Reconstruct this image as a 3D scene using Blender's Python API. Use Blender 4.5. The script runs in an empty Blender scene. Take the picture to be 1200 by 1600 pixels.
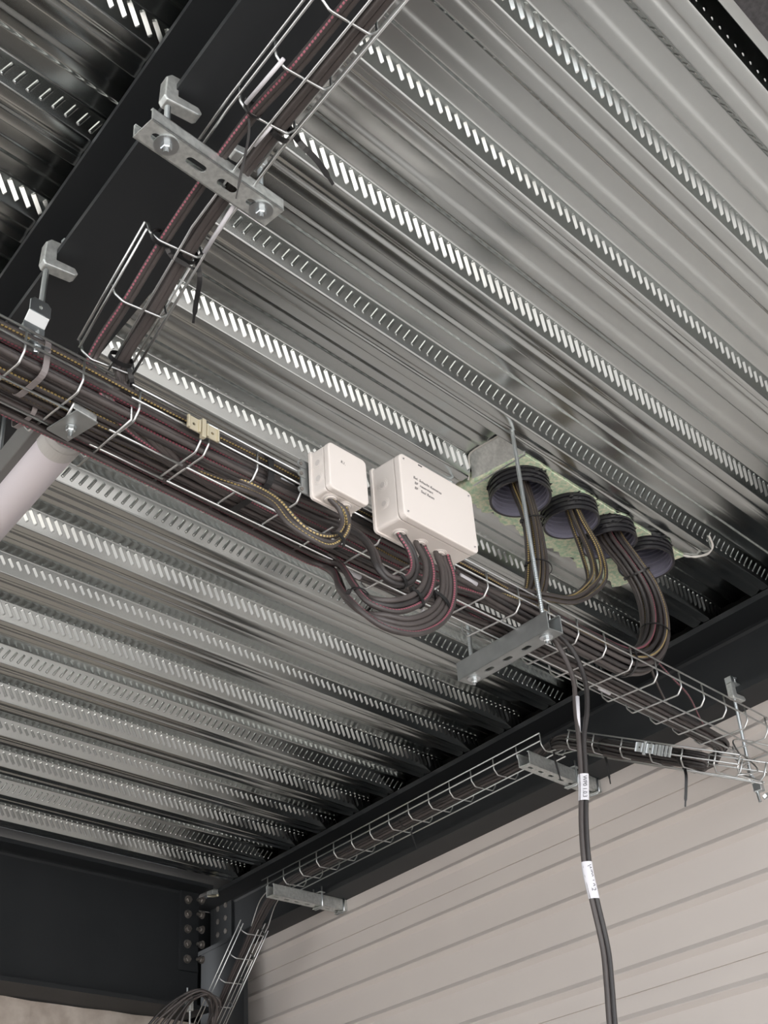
import bpy, math, random
import numpy as np
from mathutils import Vector, Matrix
random.seed(7); rng = np.random.default_rng(7)
SC = bpy.context.scene; COL = SC.collection

# ------------------------------------------------------------------ camera
# world: camera at the origin (eye height 1.6 m), X runs along the deck ribs, Z up, floor at z = -1.6
R_ = Vector((0.68453221, -0.72589856, -0.06698461)); U_ = Vector((-0.36177985, -0.41805626, 0.83327325)); F_ = Vector((0.63287519, 0.54616869, 0.54878844))
cam = bpy.data.cameras.new('camera'); camo = bpy.data.objects.new('camera', cam); COL.objects.link(camo)
cam.sensor_fit = 'VERTICAL'; cam.sensor_height = 36.0; cam.lens = 1997.387 / 1600 * 36.0
cam.clip_start = 0.02; cam.clip_end = 200
m = Matrix.Identity(4)
for i in range(3):
    m[i][0] = R_[i]; m[i][1] = U_[i]; m[i][2] = -F_[i]
camo.matrix_world = m
SC.camera = camo

# ------------------------------------------------------------------ light
world = bpy.data.worlds.new('sky'); SC.world = world; world.use_nodes = True
bg = world.node_tree.nodes['Background']; bg.inputs[0].default_value = (0.93, 0.96, 1.0, 1); bg.inputs[1].default_value = 3.0
sun = bpy.data.lights.new('sun', 'SUN'); sun.energy = 14.0; sun.angle = math.radians(.6); sun.color = (1.0, .95, .88)
suno = bpy.data.objects.new('sun', sun); COL.objects.link(suno)       # high and behind the building: it only reaches the paving outside
suno.rotation_euler = Vector((-.38, -.42, -.82)).to_track_quat('-Z', 'Y').to_euler()
SC.view_settings.view_transform = 'Standard'; SC.view_settings.look = 'None'; SC.view_settings.gamma = 1
SC.view_settings.use_curve_mapping = False
SC.view_settings.exposure = 0.0

# ------------------------------------------------------------------ frames
G = 0.16714784
NX, NY = math.cos(G), -math.sin(G); UX, UY = math.sin(G), math.cos(G)
def W(a, b, z): return (a*NX + b*UX, a*NY + b*UY, z)      # a: towards the clad wall, b: along it
AV = np.array([NX, NY, 0.]); BV = np.array([UX, UY, 0.]); XV = np.array([1., 0, 0]); YV = np.array([0, 1., 0]); ZV = np.array([0, 0, 1.])
H = 1.6673; PITCH = 0.207; Y0 = 1.2243; FL = -1.6

# ------------------------------------------------------------------ materials
def mat(name, col=(.5,.5,.5), rough=.5, metal=0., **k):
    M = bpy.data.materials.new(name); M.use_nodes = True; nt = M.node_tree
    b = nt.nodes['Principled BSDF']; b.inputs['Base Color'].default_value = (*col, 1)
    b.inputs['Roughness'].default_value = rough; b.inputs['Metallic'].default_value = metal
    if 'spec' in k: b.inputs['Specular IOR Level'].default_value = k['spec']
    return M
def node(M, t, **k):
    n = M.node_tree.nodes.new(t)
    for a, v in k.items(): setattr(n, a, v)
    return n
def link(M, a, b): M.node_tree.links.new(a, b)
def noise_mat(name, c1, c2, scale=8, rough=.5, metal=0., bump=0., stretch=(1,1,1), rvar=0., lo=.35, hi=.65, detail=4, spec=None):
    M = mat(name, c1, rough, metal); b = M.node_tree.nodes['Principled BSDF']
    if spec is not None: b.inputs['Specular IOR Level'].default_value = spec
    tc = node(M, 'ShaderNodeTexCoord'); mp = node(M, 'ShaderNodeMapping'); mp.inputs['Scale'].default_value = stretch
    no = node(M, 'ShaderNodeTexNoise'); no.inputs['Scale'].default_value = scale; no.inputs['Detail'].default_value = detail
    cr = node(M, 'ShaderNodeValToRGB'); cr.color_ramp.elements[0].position = lo; cr.color_ramp.elements[1].position = hi
    cr.color_ramp.elements[0].color = (*c1, 1); cr.color_ramp.elements[1].color = (*c2, 1)
    link(M, tc.outputs['Object'], mp.inputs[0]); link(M, mp.outputs[0], no.inputs['Vector']); link(M, no.outputs['Fac'], cr.inputs[0]); link(M, cr.outputs[0], b.inputs['Base Color'])
    if rvar:
        mr = node(M, 'ShaderNodeMapRange'); mr.inputs['To Min'].default_value = rough-rvar; mr.inputs['To Max'].default_value = rough+rvar
        link(M, no.outputs['Fac'], mr.inputs['Value']); link(M, mr.outputs[0], b.inputs['Roughness'])
    if bump:
        bu = node(M, 'ShaderNodeBump'); bu.inputs['Strength'].default_value = bump; bu.inputs['Distance'].default_value = .002
        link(M, no.outputs['Fac'], bu.inputs['Height']); link(M, bu.outputs[0], b.inputs['Normal'])
    return M
M_deck = noise_mat('galvanised_deck', (.525,.555,.55), (.555,.585,.58), 3, .20, 1., 0.0, (.3,5,5), .03)
M_galv = noise_mat('galvanised_steel', (.56,.59,.585), (.72,.75,.74), 110, .42, .75, .05, (1,1,1), .05, .35, .65)
M_zinc = mat('zinc_plated', (.62,.66,.68), .30, 1.)
M_wire = mat('wire_galvanised', (.66,.68,.68), .32, 1.)
M_paint = noise_mat('anthracite_paint', (.021,.024,.027), (.025,.028,.031), 5, .52, 0., 0.02, spec=.35)
M_bolt = noise_mat('weathered_bolt', (.16,.15,.14), (.30,.28,.26), 60, .45, .7)
M_clad = noise_mat('wall_cladding_coating', (.66,.615,.585), (.69,.645,.61), 2, .55, 0., 0)
M_conc = noise_mat('concrete', (.44,.38,.33), (.60,.54,.48), 14, .9, 0., .6)
M_floor = noise_mat('floor_concrete', (.22,.20,.18), (.29,.26,.24), 1.5, .75)
M_void = mat('slab', (.05,.05,.05), .9)  # near-black colour stands in for the shade in voids around the deck
M_plast = noise_mat('white_plastic', (.74,.70,.665), (.77,.725,.69), 3, .42)
M_plast2 = mat('white_plastic_ring', (.62,.59,.57), .4)
M_black = mat('black_plastic', (.012,.012,.013), .38)
M_pipe = mat('black_corrugated_plastic', (.02,.02,.024), .30)
M_pipein = mat('conduit_inner_wall', (.20,.20,.26), .35)
M_ink = mat('ink', (.06,.06,.07), .7)
M_label = mat('white_label', (.66,.66,.70), .5)
M_diff = mat('lamp_diffuser', (.74,.70,.74), .35)
M_cap = mat('lamp_cap_plastic', (.56,.55,.53), .4)
M_rail = mat('lamp_rail', (.16,.16,.155), .5)
M_cream = mat('cream_plated_coupler', (.72,.66,.50), .35, .5)
M_zincplate = noise_mat('plain_plate', (.34,.36,.36), (.42,.44,.44), 20, .45, .8)
M_foam = noise_mat('green_foam', (.46,.66,.46), (.88,.88,.68), 110, .8, 0., .8, detail=10)
M_seal = mat('sealant', (.62,.61,.58), .6)
M_vel = mat('strap_black', (.01,.01,.011), .6)
M_tape = mat('grey_strap', (.22,.20,.20), .4)
def cable_mat(name, base, stripe=None, sw=.11, per=.0062):
    M = mat(name, base, .42); b = M.node_tree.nodes['Principled BSDF']
    uv = node(M, 'ShaderNodeUVMap'); sp = node(M, 'ShaderNodeSeparateXYZ'); link(M, uv.outputs[0], sp.inputs[0])
    no = node(M, 'ShaderNodeTexNoise'); no.inputs['Scale'].default_value = 30
    mx = node(M, 'ShaderNodeMix', data_type='RGBA'); mx.inputs['A'].default_value = (*[c*.8 for c in base], 1); mx.inputs['B'].default_value = (*[c*1.3 for c in base], 1)
    tc = node(M, 'ShaderNodeTexCoord'); link(M, tc.outputs['Object'], no.inputs['Vector']); link(M, no.outputs['Fac'], mx.inputs['Factor'])
    out = mx.outputs['Result']
    if stripe:
        def mth(op, a, c):
            n = node(M, 'ShaderNodeMath', operation=op)
            for i, v in enumerate((a, c)):
                if isinstance(v, (int, float)): n.inputs[i].default_value = v
                else: link(M, v, n.inputs[i])
            return n.outputs[0]
        v2 = mth('FRACT', mth('MULTIPLY', sp.outputs['Y'], 2.0), 0)
        band = mth('LESS_THAN', mth('ABSOLUTE', mth('SUBTRACT', v2, .5), 0), sw)
        dash = mth('LESS_THAN', mth('FRACT', mth('DIVIDE', sp.outputs['X'], per), 0), .62)
        f = mth('MULTIPLY', band, dash)
        m2 = node(M, 'ShaderNodeMix', data_type='RGBA'); link(M, f, m2.inputs['Factor']); link(M, out, m2.inputs['A']); m2.inputs['B'].default_value = (*stripe, 1)
        out = m2.outputs['Result']
    link(M, out, b.inputs['Base Color'])
    return M
CB = (.052, .045, .044)
M_cplain = cable_mat('cable_sheath', (.066, .057, .055)); M_cdark = cable_mat('cable_sheath_dark', (.030, .027, .027))
M_cpink = cable_mat('cable_sheath_pink', CB, (.36,.095,.135))
M_cyel = cable_mat('cable_sheath_yellow', CB, (.48,.36,.14))

# ------------------------------------------------------------------ mesh helpers
class MB:
    def __init__(s): s.v = []; s.f = []; s.uv = []; s.n = 0
    def add(s, v, f, uv=None):
        v = np.asarray(v, float); s.v.append(v)
        for q in f: s.f.append([i + s.n for i in q])
        if uv is not None: s.uv.extend(uv)
        s.n += len(v)
        return s
    def box(s, o, ax, ay, az, l, w, h):            # corner-centred box: centre o, half sizes
        o = np.asarray(o, float); ax, ay, az = (np.asarray(q, float) for q in (ax, ay, az))
        vs = [o + ax*l*i + ay*w*j + az*h*k for k in (-1, 1) for j in (-1, 1) for i in (-1, 1)]
        return s.add(vs, [(0,2,3,1),(4,5,7,6),(0,1,5,4),(2,6,7,3),(0,4,6,2),(1,3,7,5)])
    def prism(s, poly, ex, ey, o, d, L):           # 2D polygon in (ex,ey) at o, extruded along d by L
        o = np.asarray(o, float); n = len(poly)
        a = [o + ex*p[0] + ey*p[1] for p in poly]; b = [q + d*L for q in a]
        f = [tuple(range(n))[::-1], tuple(range(n, 2*n))] + [(i, (i+1) % n, n+(i+1) % n, n+i) for i in range(n)]
        return s.add(a + b, f)
    def tube(s, pts, r, seg=8, closed=False, caps=True, twist=0.):
        P = np.asarray(pts, float); n = len(P)
        if closed: T = np.roll(P, -1, 0) - np.roll(P, 1, 0)
        else: T = np.gradient(P, axis=0)
        T /= np.linalg.norm(T, axis=1)[:, None] + 1e-12
        ref = np.array([0, 0, 1.]) if abs(T[0][2]) < .9 else np.array([1., 0, 0])
        N = np.cross(T[0], ref); N /= np.linalg.norm(N); out = []
        ang = np.arange(seg) * 2*np.pi/seg + twist
        rr = np.broadcast_to(np.asarray(r, float), (n,))
        for i in range(n):
            N = N - T[i]*(N @ T[i]); N /= np.linalg.norm(N); B = np.cross(T[i], N)
            out.append(P[i] + rr[i]*(np.cos(ang)[:, None]*N + np.sin(ang)[:, None]*B))
        V = np.concatenate(out); F = []; UVs = []
        L = np.concatenate([[0], np.cumsum(np.linalg.norm(np.diff(P, axis=0), axis=1))])
        m_ = n if closed else n-1
        for i in range(m_):
            j = (i+1) % n
            for k in range(seg):
                k2 = (k+1) % seg
                F.append((i*seg+k, i*seg+k2, j*seg+k2, j*seg+k))
                l2 = L[j] if j else L[-1]
                UVs += [(L[i], k/seg), (L[i], (k+1)/seg), (l2, (k+1)/seg), (l2, k/seg)]
        if caps and not closed:
            F.append(tuple(range(seg))[::-1]); F.append(tuple(range((n-1)*seg, n*seg)))
            UVs += [(0, 0)]*(2*seg)
        return s.add(V, F, UVs)
    def cyl(s, a, b, r, seg=16, r2=None):
        return s.tube([a, b], [r, r if r2 is None else r2], seg)
    def lathe(s, prof, o, ax, seg=32, close=False):
        o = np.asarray(o, float); ax = np.asarray(ax, float); ax = ax/np.linalg.norm(ax)
        ref = ZV if abs(ax[2]) < .9 else XV
        e1 = np.cross(ax, ref); e1 /= np.linalg.norm(e1); e2 = np.cross(ax, e1)
        V = []; F = []; n = len(prof)
        for (r, h) in prof:
            for k in range(seg):
                t = 2*np.pi*k/seg; V.append(o + ax*h + r*(math.cos(t)*e1 + math.sin(t)*e2))
        for i in range(n-1 if not close else n):
            j = (i+1) % n
            for k in range(seg): F.append((i*seg+k, i*seg+(k+1) % seg, j*seg+(k+1) % seg, j*seg+k))
        return s.add(V, F)
    def build(s, name, M, parent=None, smooth=False, bevel=0, recalc=True):
        me = bpy.data.meshes.new(name)
        V = np.concatenate(s.v) if s.v else np.zeros((0, 3))
        org = np.array([0., 0, 0])
        if parent is not None: org = np.array(parent.location)
        elif len(V): org = V.mean(0)
        me.from_pydata((V - org).tolist(), [], s.f)
        if s.uv and len(s.uv) == len(me.loops):
            u = me.uv_layers.new(name='UVMap'); u.data.foreach_set('uv', np.array(s.uv, float).ravel())
        if smooth: me.polygons.foreach_set('use_smooth', [True]*len(me.polygons))
        me.update()
        if recalc and not s.uv:
            import bmesh
            bm = bmesh.new(); bm.from_mesh(me); bmesh.ops.recalc_face_normals(bm, faces=bm.faces[:]); bm.to_mesh(me); bm.free()
        if M: me.materials.append(M)
        o = bpy.data.objects.new(name, me); COL.objects.link(o)
        if parent is not None: o.parent = parent
        else: o.location = org.tolist()
        if bevel:
            b = o.modifiers.new('bevel', 'BEVEL'); b.width = bevel; b.segments = 2; b.limit_method = 'ANGLE'; b.angle_limit = math.radians(40)
        return o
def tag(o, label, cat, group=None):
    o['label'] = label; o['category'] = cat
    if group: o['group'] = group
    return o
def struct(o): o['kind'] = 'structure'; return o
def thing(name, label, cat, loc, group=None):
    o = bpy.data.objects.new(name, None); COL.objects.link(o); o.location = [float(q) for q in loc]; o.empty_display_size = .02
    return tag(o, label, cat, group)
def spline(P, step=.012):
    P = np.asarray(P, float); out = []
    Q = np.vstack([2*P[0]-P[1], P, 2*P[-1]-P[-2]])
    for i in range(1, len(Q)-2):
        p0, p1, p2, p3 = Q[i-1:i+3]; d = np.linalg.norm(p2-p1); k = max(2, int(d/step))
        # centripetal-like: limit tangents by the chord
        m1 = (p2-p0)/(np.linalg.norm(p2-p1)+np.linalg.norm(p1-p0)+1e-9)*d; m2 = (p3-p1)/(np.linalg.norm(p3-p2)+np.linalg.norm(p2-p1)+1e-9)*d
        t = np.arange(k)[:, None]/k
        out.append((2*t**3-3*t**2+1)*p1 + (t**3-2*t**2+t)*m1 + (-2*t**3+3*t**2)*p2 + (t**3-t**2)*m2)
    out.append(P[-1:]); return np.concatenate(out)
def plate(name, outer, holes, t, o, ex, ey, M, parent=None, bevel=0):
    """flat plate with holes: 2D polygons in (ex,ey) around o, thickness t along ex x ey"""
    cu = bpy.data.curves.new('c', 'CURVE'); cu.dimensions = '2D'; cu.fill_mode = 'BOTH'; cu.extrude = t/2
    for poly in [outer] + holes:
        sp = cu.splines.new('POLY'); sp.points.add(len(poly)-1); sp.use_cyclic_u = True
        for p, q in zip(sp.points, poly): p.co = (q[0], q[1], 0, 1)
    tmp = bpy.data.objects.new('t', cu); COL.objects.link(tmp); dg = bpy.context.evaluated_depsgraph_get()
    me = bpy.data.meshes.new_from_object(tmp.evaluated_get(dg)); bpy.data.objects.remove(tmp); bpy.data.curves.remove(cu)
    V = np.zeros(len(me.vertices)*3); me.vertices.foreach_get('co', V); V = V.reshape(-1, 3)
    ez = np.cross(ex, ey); V = np.asarray(o, float) + V[:, :1]*ex + V[:, 1:2]*ey + V[:, 2:3]*ez
    F = [tuple(p.vertices) for p in me.polygons]; bpy.data.meshes.remove(me)
    return MB().add(V, F).build(name, M, parent, bevel=bevel)
def slot(cx, cy, l, w, n=6):
    out = []
    for s_, c in ((1, cx+l/2-w/2), (-1, cx-l/2+w/2)):
        for k in range(n+1):
            t = -math.pi/2 + math.pi*k/n
            out.append((c + s_*w/2*math.cos(t), cy + s_*w/2*math.sin(t)))
    return out
def nrm(v): v = np.asarray(v, float); return v/np.linalg.norm(v)
def A3(*q): return np.array(W(*q))

# ================================================================== ROOM
struct(MB().box((-1.0, 1.9, FL-.05), XV, YV, ZV, 5.6, 2.9, .05).build('floor', M_floor))
struct(MB().box((0, 0, FL-.14), XV, YV, ZV, 14, 14, .05).build('floor', noise_mat('pale_paving', (.52,.48,.45), (.62,.58,.55), 3, .8)))

# ---- deck: trapezoidal sheet with embossed webs
WF, SW, DH = 0.0610, 0.0200, 0.0470
ks = list(range(-6, 14))
def xend(y): return (2.80 + y*math.sin(G))/math.cos(G)
XS = -0.75
def fillet(pts, r=.0032, n=3):
    P = [np.array(p) for p in pts]; out = [tuple(P[0])]
    for i in range(1, len(P)-1):
        u = P[i-1]-P[i]; w = P[i+1]-P[i]; lu = np.linalg.norm(u); lw = np.linalg.norm(w); u /= lu; w /= lw
        q = min(r, lu*.45, lw*.45)
        for t in np.linspace(0, 1, n+1): out.append(tuple((1-t)**2*(P[i]+u*q) + 2*t*(1-t)*P[i] + t*t*(P[i]+w*q)))
    out.append(tuple(P[-1])); return out
prof = []
for k in ks:
    yc = Y0 + k*PITCH; gm = yc + WF/2
    prof += [(yc - SW, H+DH), (yc, H)]
    if k % 4 == 2: prof += [(yc+.012, H), (yc+.0130, H+.0018)]
    prof += [(gm-.009, H+.0003), (gm-.004, H+.0025), (gm+.004, H+.0025), (gm+.009, H), (yc+WF, H), (yc+WF+SW, H+DH)]
    g2 = yc + WF + SW + (PITCH-WF-2*SW)/2
    if k != ks[-1]: prof += [(g2-.017, H+DH), (g2-.010, H+DH-.003), (g2+.010, H+DH-.003), (g2+.017, H+DH)]
    else: prof += [(g2, H+DH)]
prof = fillet(prof)
prof = [(0.235, H+DH)] if False else prof
CUT0, CUT1 = 1.965, 2.665        # opening in the deck
yA, yB = Y0 + WF + .001, Y0 + PITCH + WF - .002
d = MB()
def strip(x0f, x1f, pf):
    V = []; F = []; n = len(pf)
    for (y, z) in pf: V.append((x0f(y), y, z)); V.append((x1f(y), y, z))
    for i in range(n-1): F.append((2*i, 2*i+1, 2*i+3, 2*i+2))
    d.add(V, F)
strip(lambda y: XS, lambda y: CUT0, prof)
strip(lambda y: CUT1, xend, prof)
lo = [p for p in prof if p[0] <= yA+.002 and not (p[0] > yA-.0035 and p[1] > H+.004)]; hi = [p for p in prof if p[0] >= yB-.003]
strip(lambda y: CUT0, lambda y: CUT1, lo); strip(lambda y: CUT0, lambda y: CUT1, hi)
deck = d.build('ceiling', M_deck, smooth=True); struct(deck)
# embossing ridges pressed into the webs (surface of the same sheet)
def ridge(x, yc, side, kind):
    # side +1: near web of rib (facing -Y); returns small raised lens across the web
    t0, t1, dx, w, hgt = {0: (.80,.24,-.013,.0082,.0019), 1: (.90,.30,.028,.0098,.0027), 2: (.80,.40,.020,.0085,.0023), 3: (.90,.30,.028,.0098,.0027)}[kind]
    if side > 0:
        base = np.array([x, yc, H]); up = np.array([0, -SW, DH]); nn = nrm((0, -DH, -SW))
    else:
        base = np.array([x, yc+WF, H]); up = np.array([0, SW, DH]); nn = nrm((0, DH, -SW))
    a = base + up*t0; b = base + up*t1 + XV*dx
    ax = nrm(b-a); sd = nrm(np.cross(ax, nn)); V = []; F = []
    st = [(0, .0), (.05, .8), (.10, 1), (.90, 1), (.95, .8), (1, 0)]
    cs = [(-.5, 0), (-.28, .8), (0, 1), (.28, .8), (.5, 0)] if kind == 0 or side < 0 else [(-.5, 0), (-.36, .85), (-.25, 1), (.38, .16), (.5, 0)]
    for (s, q) in st:
        c = a + (b-a)*s
        for (u, h_) in cs: V.append(c + sd*u*w*(.8+.2*q) + nn*(h_*hgt*q + .0002))
    for i in range(5):
        for j in range(4): F.append((i*5+j, i*5+j+1, i*5+j+6, i*5+j+5))
    return V, F
tmpl = {}
e = MB()
for k in ks:
    yc = Y0 + k*PITCH
    for side in (1, -1):
        kind = k % 4
        V0, F0 = ridge(0, yc, side, kind); V0 = np.array(V0)
        xs = np.arange(XS+.02 + (k % 3)*.007, xend(yc)-.02, .0235)
        if k == 1: xs = xs[(xs < CUT0-.03) | (xs > CUT1+.0)]
        n0 = len(V0)
        V = (V0[None] + xs[:, None, None]*XV).reshape(-1, 3)
        for i in range(len(xs)): 
            for q in F0: e.f.append([j + e.n + i*n0 for j in q])
        e.v.append(V); e.n += len(V)
emb = e.build('ceiling', M_deck, smooth=False, recalc=False); struct(emb)
# ---- stop-end plate and green foam in the opening
PIPES = [((2.066, 1.366, 1.622), (.05, .03), 'first corrugated black pipe from the left in the green foam, filled with many cables', 1.0),
         ((2.244, 1.351, 1.622), (-.02, .02), 'second corrugated black pipe in the foam with a few yellow-striped cables', .95),
         ((2.395, 1.346, 1.622), (-.06, .02), 'third corrugated black pipe in the foam with the wide bending cable bundle', .97),
         ((2.550, 1.341, 1.624), (.10, .02), 'empty corrugated black pipe at the right end of the green foam', 1.0)]
PR = .0720

p = [(CUT0, yA, H), (CUT0-.006, yA+.004, H+DH-.002), (CUT0, Y0+PITCH-SW, H+DH-.002), (CUT0+.02, Y0+PITCH+.002, H-.002), (CUT0+.012, yA+.02, H-.003)]
f_ = MB()
P0 = [np.array(q) for q in [(CUT0-.028, yA-.001, H+DH-.003), (CUT0-.018, Y0+PITCH-SW-.004, H+DH-.003), (CUT0+.030, Y0+PITCH+.012, H-.004), (CUT0+.022, yA-.002, H-.004)]]
f_.add(P0 + [q + np.array([.004, 0, .0]) for q in P0], [(0,1,2,3),(7,6,5,4),(0,4,5,1),(1,5,6,2),(2,6,7,3),(3,7,4,0)])
struct(f_.build('trim_1', M_galv))
def ragged(x0, x1, y0, y1, n=46, amp=.004, seed=3):
    r = random.Random(seed); out = []
    for i in range(n): t = i/n; out.append((x0+(x1-x0)*t, y0+r.uniform(-amp*.4, amp*.5)))
    for i in range(8): t = i/8; out.append((x1+r.uniform(-amp, amp), y0+(y1-y0)*t))
    for i in range(n): t = i/n; out.append((x1-(x1-x0)*t, y1+r.uniform(-amp*1.6, amp*2.2)+.006*math.sin(i*.9)))
    for i in range(8): t = i/8; out.append((x0+r.uniform(-.002, .002), y1-(y1-y0)*t))
    return out
def ring2(o_, r_, z_, n=40):
    tl_ = [q for q in PIPES if q[0] == o_][0][1]; k_ = z_ - o_[2]
    return [(o_[0] + tl_[0]*k_ + r_*math.cos(2*math.pi*i/n), o_[1] + tl_[1]*k_ + r_*math.sin(2*math.pi*i/n)) for i in range(n)]
fo = plate('insulation_foam', ragged(CUT0+.02, CUT1-.005, yA+.001, yB+.004, 60), [ring2(o_, sc_*PR*.975, 1.6823) for (o_, tl_, l_, sc_) in PIPES], .03, (0, 0, H+.012), XV, YV, M_foam)
tag(fo, 'pale green foam slab filling the opening in the metal ceiling around the black pipes', 'insulation')

# slab over the deck, open where the pipes pass
sb_ = plate('ceiling', [(-4.0, -.12), (5.6, -.12), (5.6, 5.0), (-4.0, 5.0)], [ring2(o_, sc_*PR*1.0, 1.775) for (o_, tl_, l_, sc_) in PIPES], .10, (0, 0, H+DH+.062), XV, YV, M_void)
struct(sb_)

# thin sealant bead at the opening's right end and at the near-left corner
s1 = spline([(2.655, yA+.002, H-.002), (2.672, yA-.006, H-.003), (2.690, Y0+.040, H-.003), (2.697, Y0+.012, H-.003), (2.690, Y0-.006, H+.008), (2.668, Y0-.012, H+.026)], .006)
tag(MB().tube(s1, [.0022+.0014*abs(math.sin(i*.8)) for i in range(len(s1))], 7).build('sealant_bead', M_seal, smooth=True), 'pale dried sealant bead at the right end of the green foam opening', 'sealant')
s2 = spline([(CUT0-.024, yA+.002, H+DH-.006), (CUT0-.023, 1.345, H+DH-.004), (CUT0-.020, Y0+PITCH-SW-.006, H+DH-.005), (CUT0-.005, Y0+PITCH-.010, H+.026), (CUT0+.006, Y0+PITCH+.006, H-.002)], .006)
tag(MB().tube(s2, [.0016+.0012*abs(math.sin(i*1.3)) for i in range(len(s2))], 7).build('sealant_bead', M_seal, smooth=True), 'rough sealant bead on the left cut edge of the deck, above the large white box', 'sealant')

# ---- walls
cl = []
ribs = [(1.362, .034), (1.218, .034), (1.102, .034), (.972, .034), (.852, .034), (.732, .034), (.612,.034), (.482,.034), (.352,.034), (.23,.034), (.11,.034)]
zs = [(1.4265, 0), ]
for zc, hh in [(1.362, 0), (1.289, 1), (1.218, 0), (1.102, 0), (.978, 0), (.852, 0), (.792, 1), (.727, 0), (.607, 0), (.487, 0), (.367, 0), (.29, 1), (.23, 0), (.11, 0), (-.02, 0), (-.15, 0), (-.28, 0)]:
    if hh: zs += [(zc+.004, 0), (zc+.0035, .006), (zc-.0025, .006), (zc-.003, 0)]
    else: zs += [(zc+.020, 0), (zc+.004, -.0145), (zc+.002, -.0145), (zc-.012, 0)]
zs += [(FL, 0)]
v = []; f = []
for z, da in zs:
    v += [W(2.860+da, -3.0, z), W(2.860+da, 4.60, z)]
for i in range(len(zs)-1): f.append((2*i, 2*i+1, 2*i+3, 2*i+2))
struct(MB().add(v, f).build('wall_right', M_clad))
struct(MB().box(A3(3.0, .8, .2), AV, BV, ZV, .05, 4.6, 1.85).build('wall_right', M_void))  # added near-black backing, paints the shade seen in voids between rib ends
# rough concrete wall under the deep beam
v = []; f = []; r = random.Random(5); n = 60
for i in range(n+1):
    x = -3 + 7.0*i/n; v += [(x, 4.235+r.uniform(-.004, .004), 1.166+r.uniform(-.006, .001)), (x, 4.235, FL), (x, 4.5, 1.166)]
for i in range(n): f += [(3*i, 3*i+3, 3*i+4, 3*i+1), (3*i, 3*i+2, 3*i+5, 3*i+3)]
struct(MB().add(v, f).build('wall_back', M_conc))

# ---- steel frame
def ibeam(a_or, o, d, side, L, h, b, tw, tf):
    """I section: o = top centre of the start, d = direction, side = lateral unit"""
    r = .012; hw = b/2
    pts = [(-hw, 0), (hw, 0), (hw, -tf), (tw/2+r, -tf), (tw/2+r*.3, -tf-r*.3), (tw/2, -tf-r), (tw/2, -h+tf+r), (tw/2+r*.3, -h+tf+r*.3), (tw/2+r, -h+tf), (hw, -h+tf), (hw, -h), (-hw, -h), (-hw, -h+tf), (-tw/2-r, -h+tf), (-tw/2-r*.3, -h+tf+r*.3), (-tw/2, -h+tf+r), (-tw/2, -tf-r), (-tw/2-r*.3, -tf-r*.3), (-tw/2-r, -tf), (-hw, -tf)]
    return MB().prism(pts, side, ZV, o, d, L)
def hexbolt(mb, o, ax, r=.012, h=.009, shank=.012):
    mb.lathe([(0, 0), (r*1.25, 0), (r*1.25, .003), (0, .003)], o, ax, 20)
    mb.lathe([(0, 0), (r, 0), (r, h), (r*.85, h+.0015), (0, h+.0015)], np.asarray(o)+nrm(ax)*.003, ax, 6)
    if shank: mb.cyl(np.asarray(o)+nrm(ax)*h, np.asarray(o)+nrm(ax)*(h+shank), r*.5, 10)
b1 = thing('steel_beam', 'dark anthracite steel beam crossing the upper left under the deck', 'beam', W(.638, -1.5, 1.498))
ibeam(0, A3(.638, -1.6, H-.001), BV, AV, 6.1, .1685, .167, .008, .0115).build('beam_section', M_paint, b1)
b2 = thing('steel_beam', 'dark steel beam along the top of the light ribbed wall', 'beam', W(2.866, -3, 1.427))
ibeam(0, A3(2.866, -3.0, H-.001), BV, AV, 7.85, .2393, .24, .010, .017).build('beam_section', M_paint, b2)
for bz in ((4.828, 1.640), (4.828, 1.585), (4.828, 1.53), (4.765, 1.640), (4.765, 1.585), (4.765, 1.53)):
    q = MB(); hexbolt(q, A3(2.860, bz[0]-.06, bz[1]), -AV, .013, .010, 0); q.build('bolt', M_bolt, b2)
MB().box(A3(2.855, 4.745, 1.555), AV, BV, ZV, .006, .085, .10).build('splice_plate', M_paint, b2, bevel=.001)
MB().cyl(A3(2.8595, 1.62, 1.565), A3(2.862, 1.62, 1.565), .008, 16).build('bolt_hole', M_black, b2)
b3 = thing('steel_beam', 'deep dark steel beam across the lower left, above the rough concrete', 'beam', (1, 4.155, 1.167))
ibeam(0, (-3.0, 4.155, H-.001), XV, YV, 6.43, .5, .20, .0102, .016).build('beam_section', M_paint, b3)
MB().box((3.375, 4.144, 1.497), XV, YV, ZV, .047, .006, .165).build('fin_plate', M_paint, b3, bevel=.001)
for z in (1.616, 1.557, 1.497, 1.437, 1.377):
    q = MB(); hexbolt(q, (3.364, 4.138, z), -YV, .014, .010, 0); q.build('bolt', M_bolt, b3)
    q = MB(); hexbolt(q, (3.425, 4.115, z), -XV, .013, .011, .018); q.build('bolt', M_bolt, b3)
co = thing('steel_column', 'dark steel column in the far corner at the left end of the ribbed wall', 'column', W(2.85, 4.56, FL))
hb = .165
pts = [(-hb, -.13), (hb, -.13), (hb, -.112), (.006, -.112), (.006, .112), (hb, .112), (hb, .13), (-hb, .13), (-hb, .112), (-.006, .112), (-.006, -.112), (-hb, -.112)]
MB().prism(pts, BV, AV, A3(2.878, 4.567, FL), ZV, H-.24-FL).build('column_section', M_paint, co)
# upper part of the column behind the beam end + end plate
MB().box(A3(2.80, 4.90, 1.10), AV, BV, ZV, .14, .008, .56).build('end_plate', M_paint, co)
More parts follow.
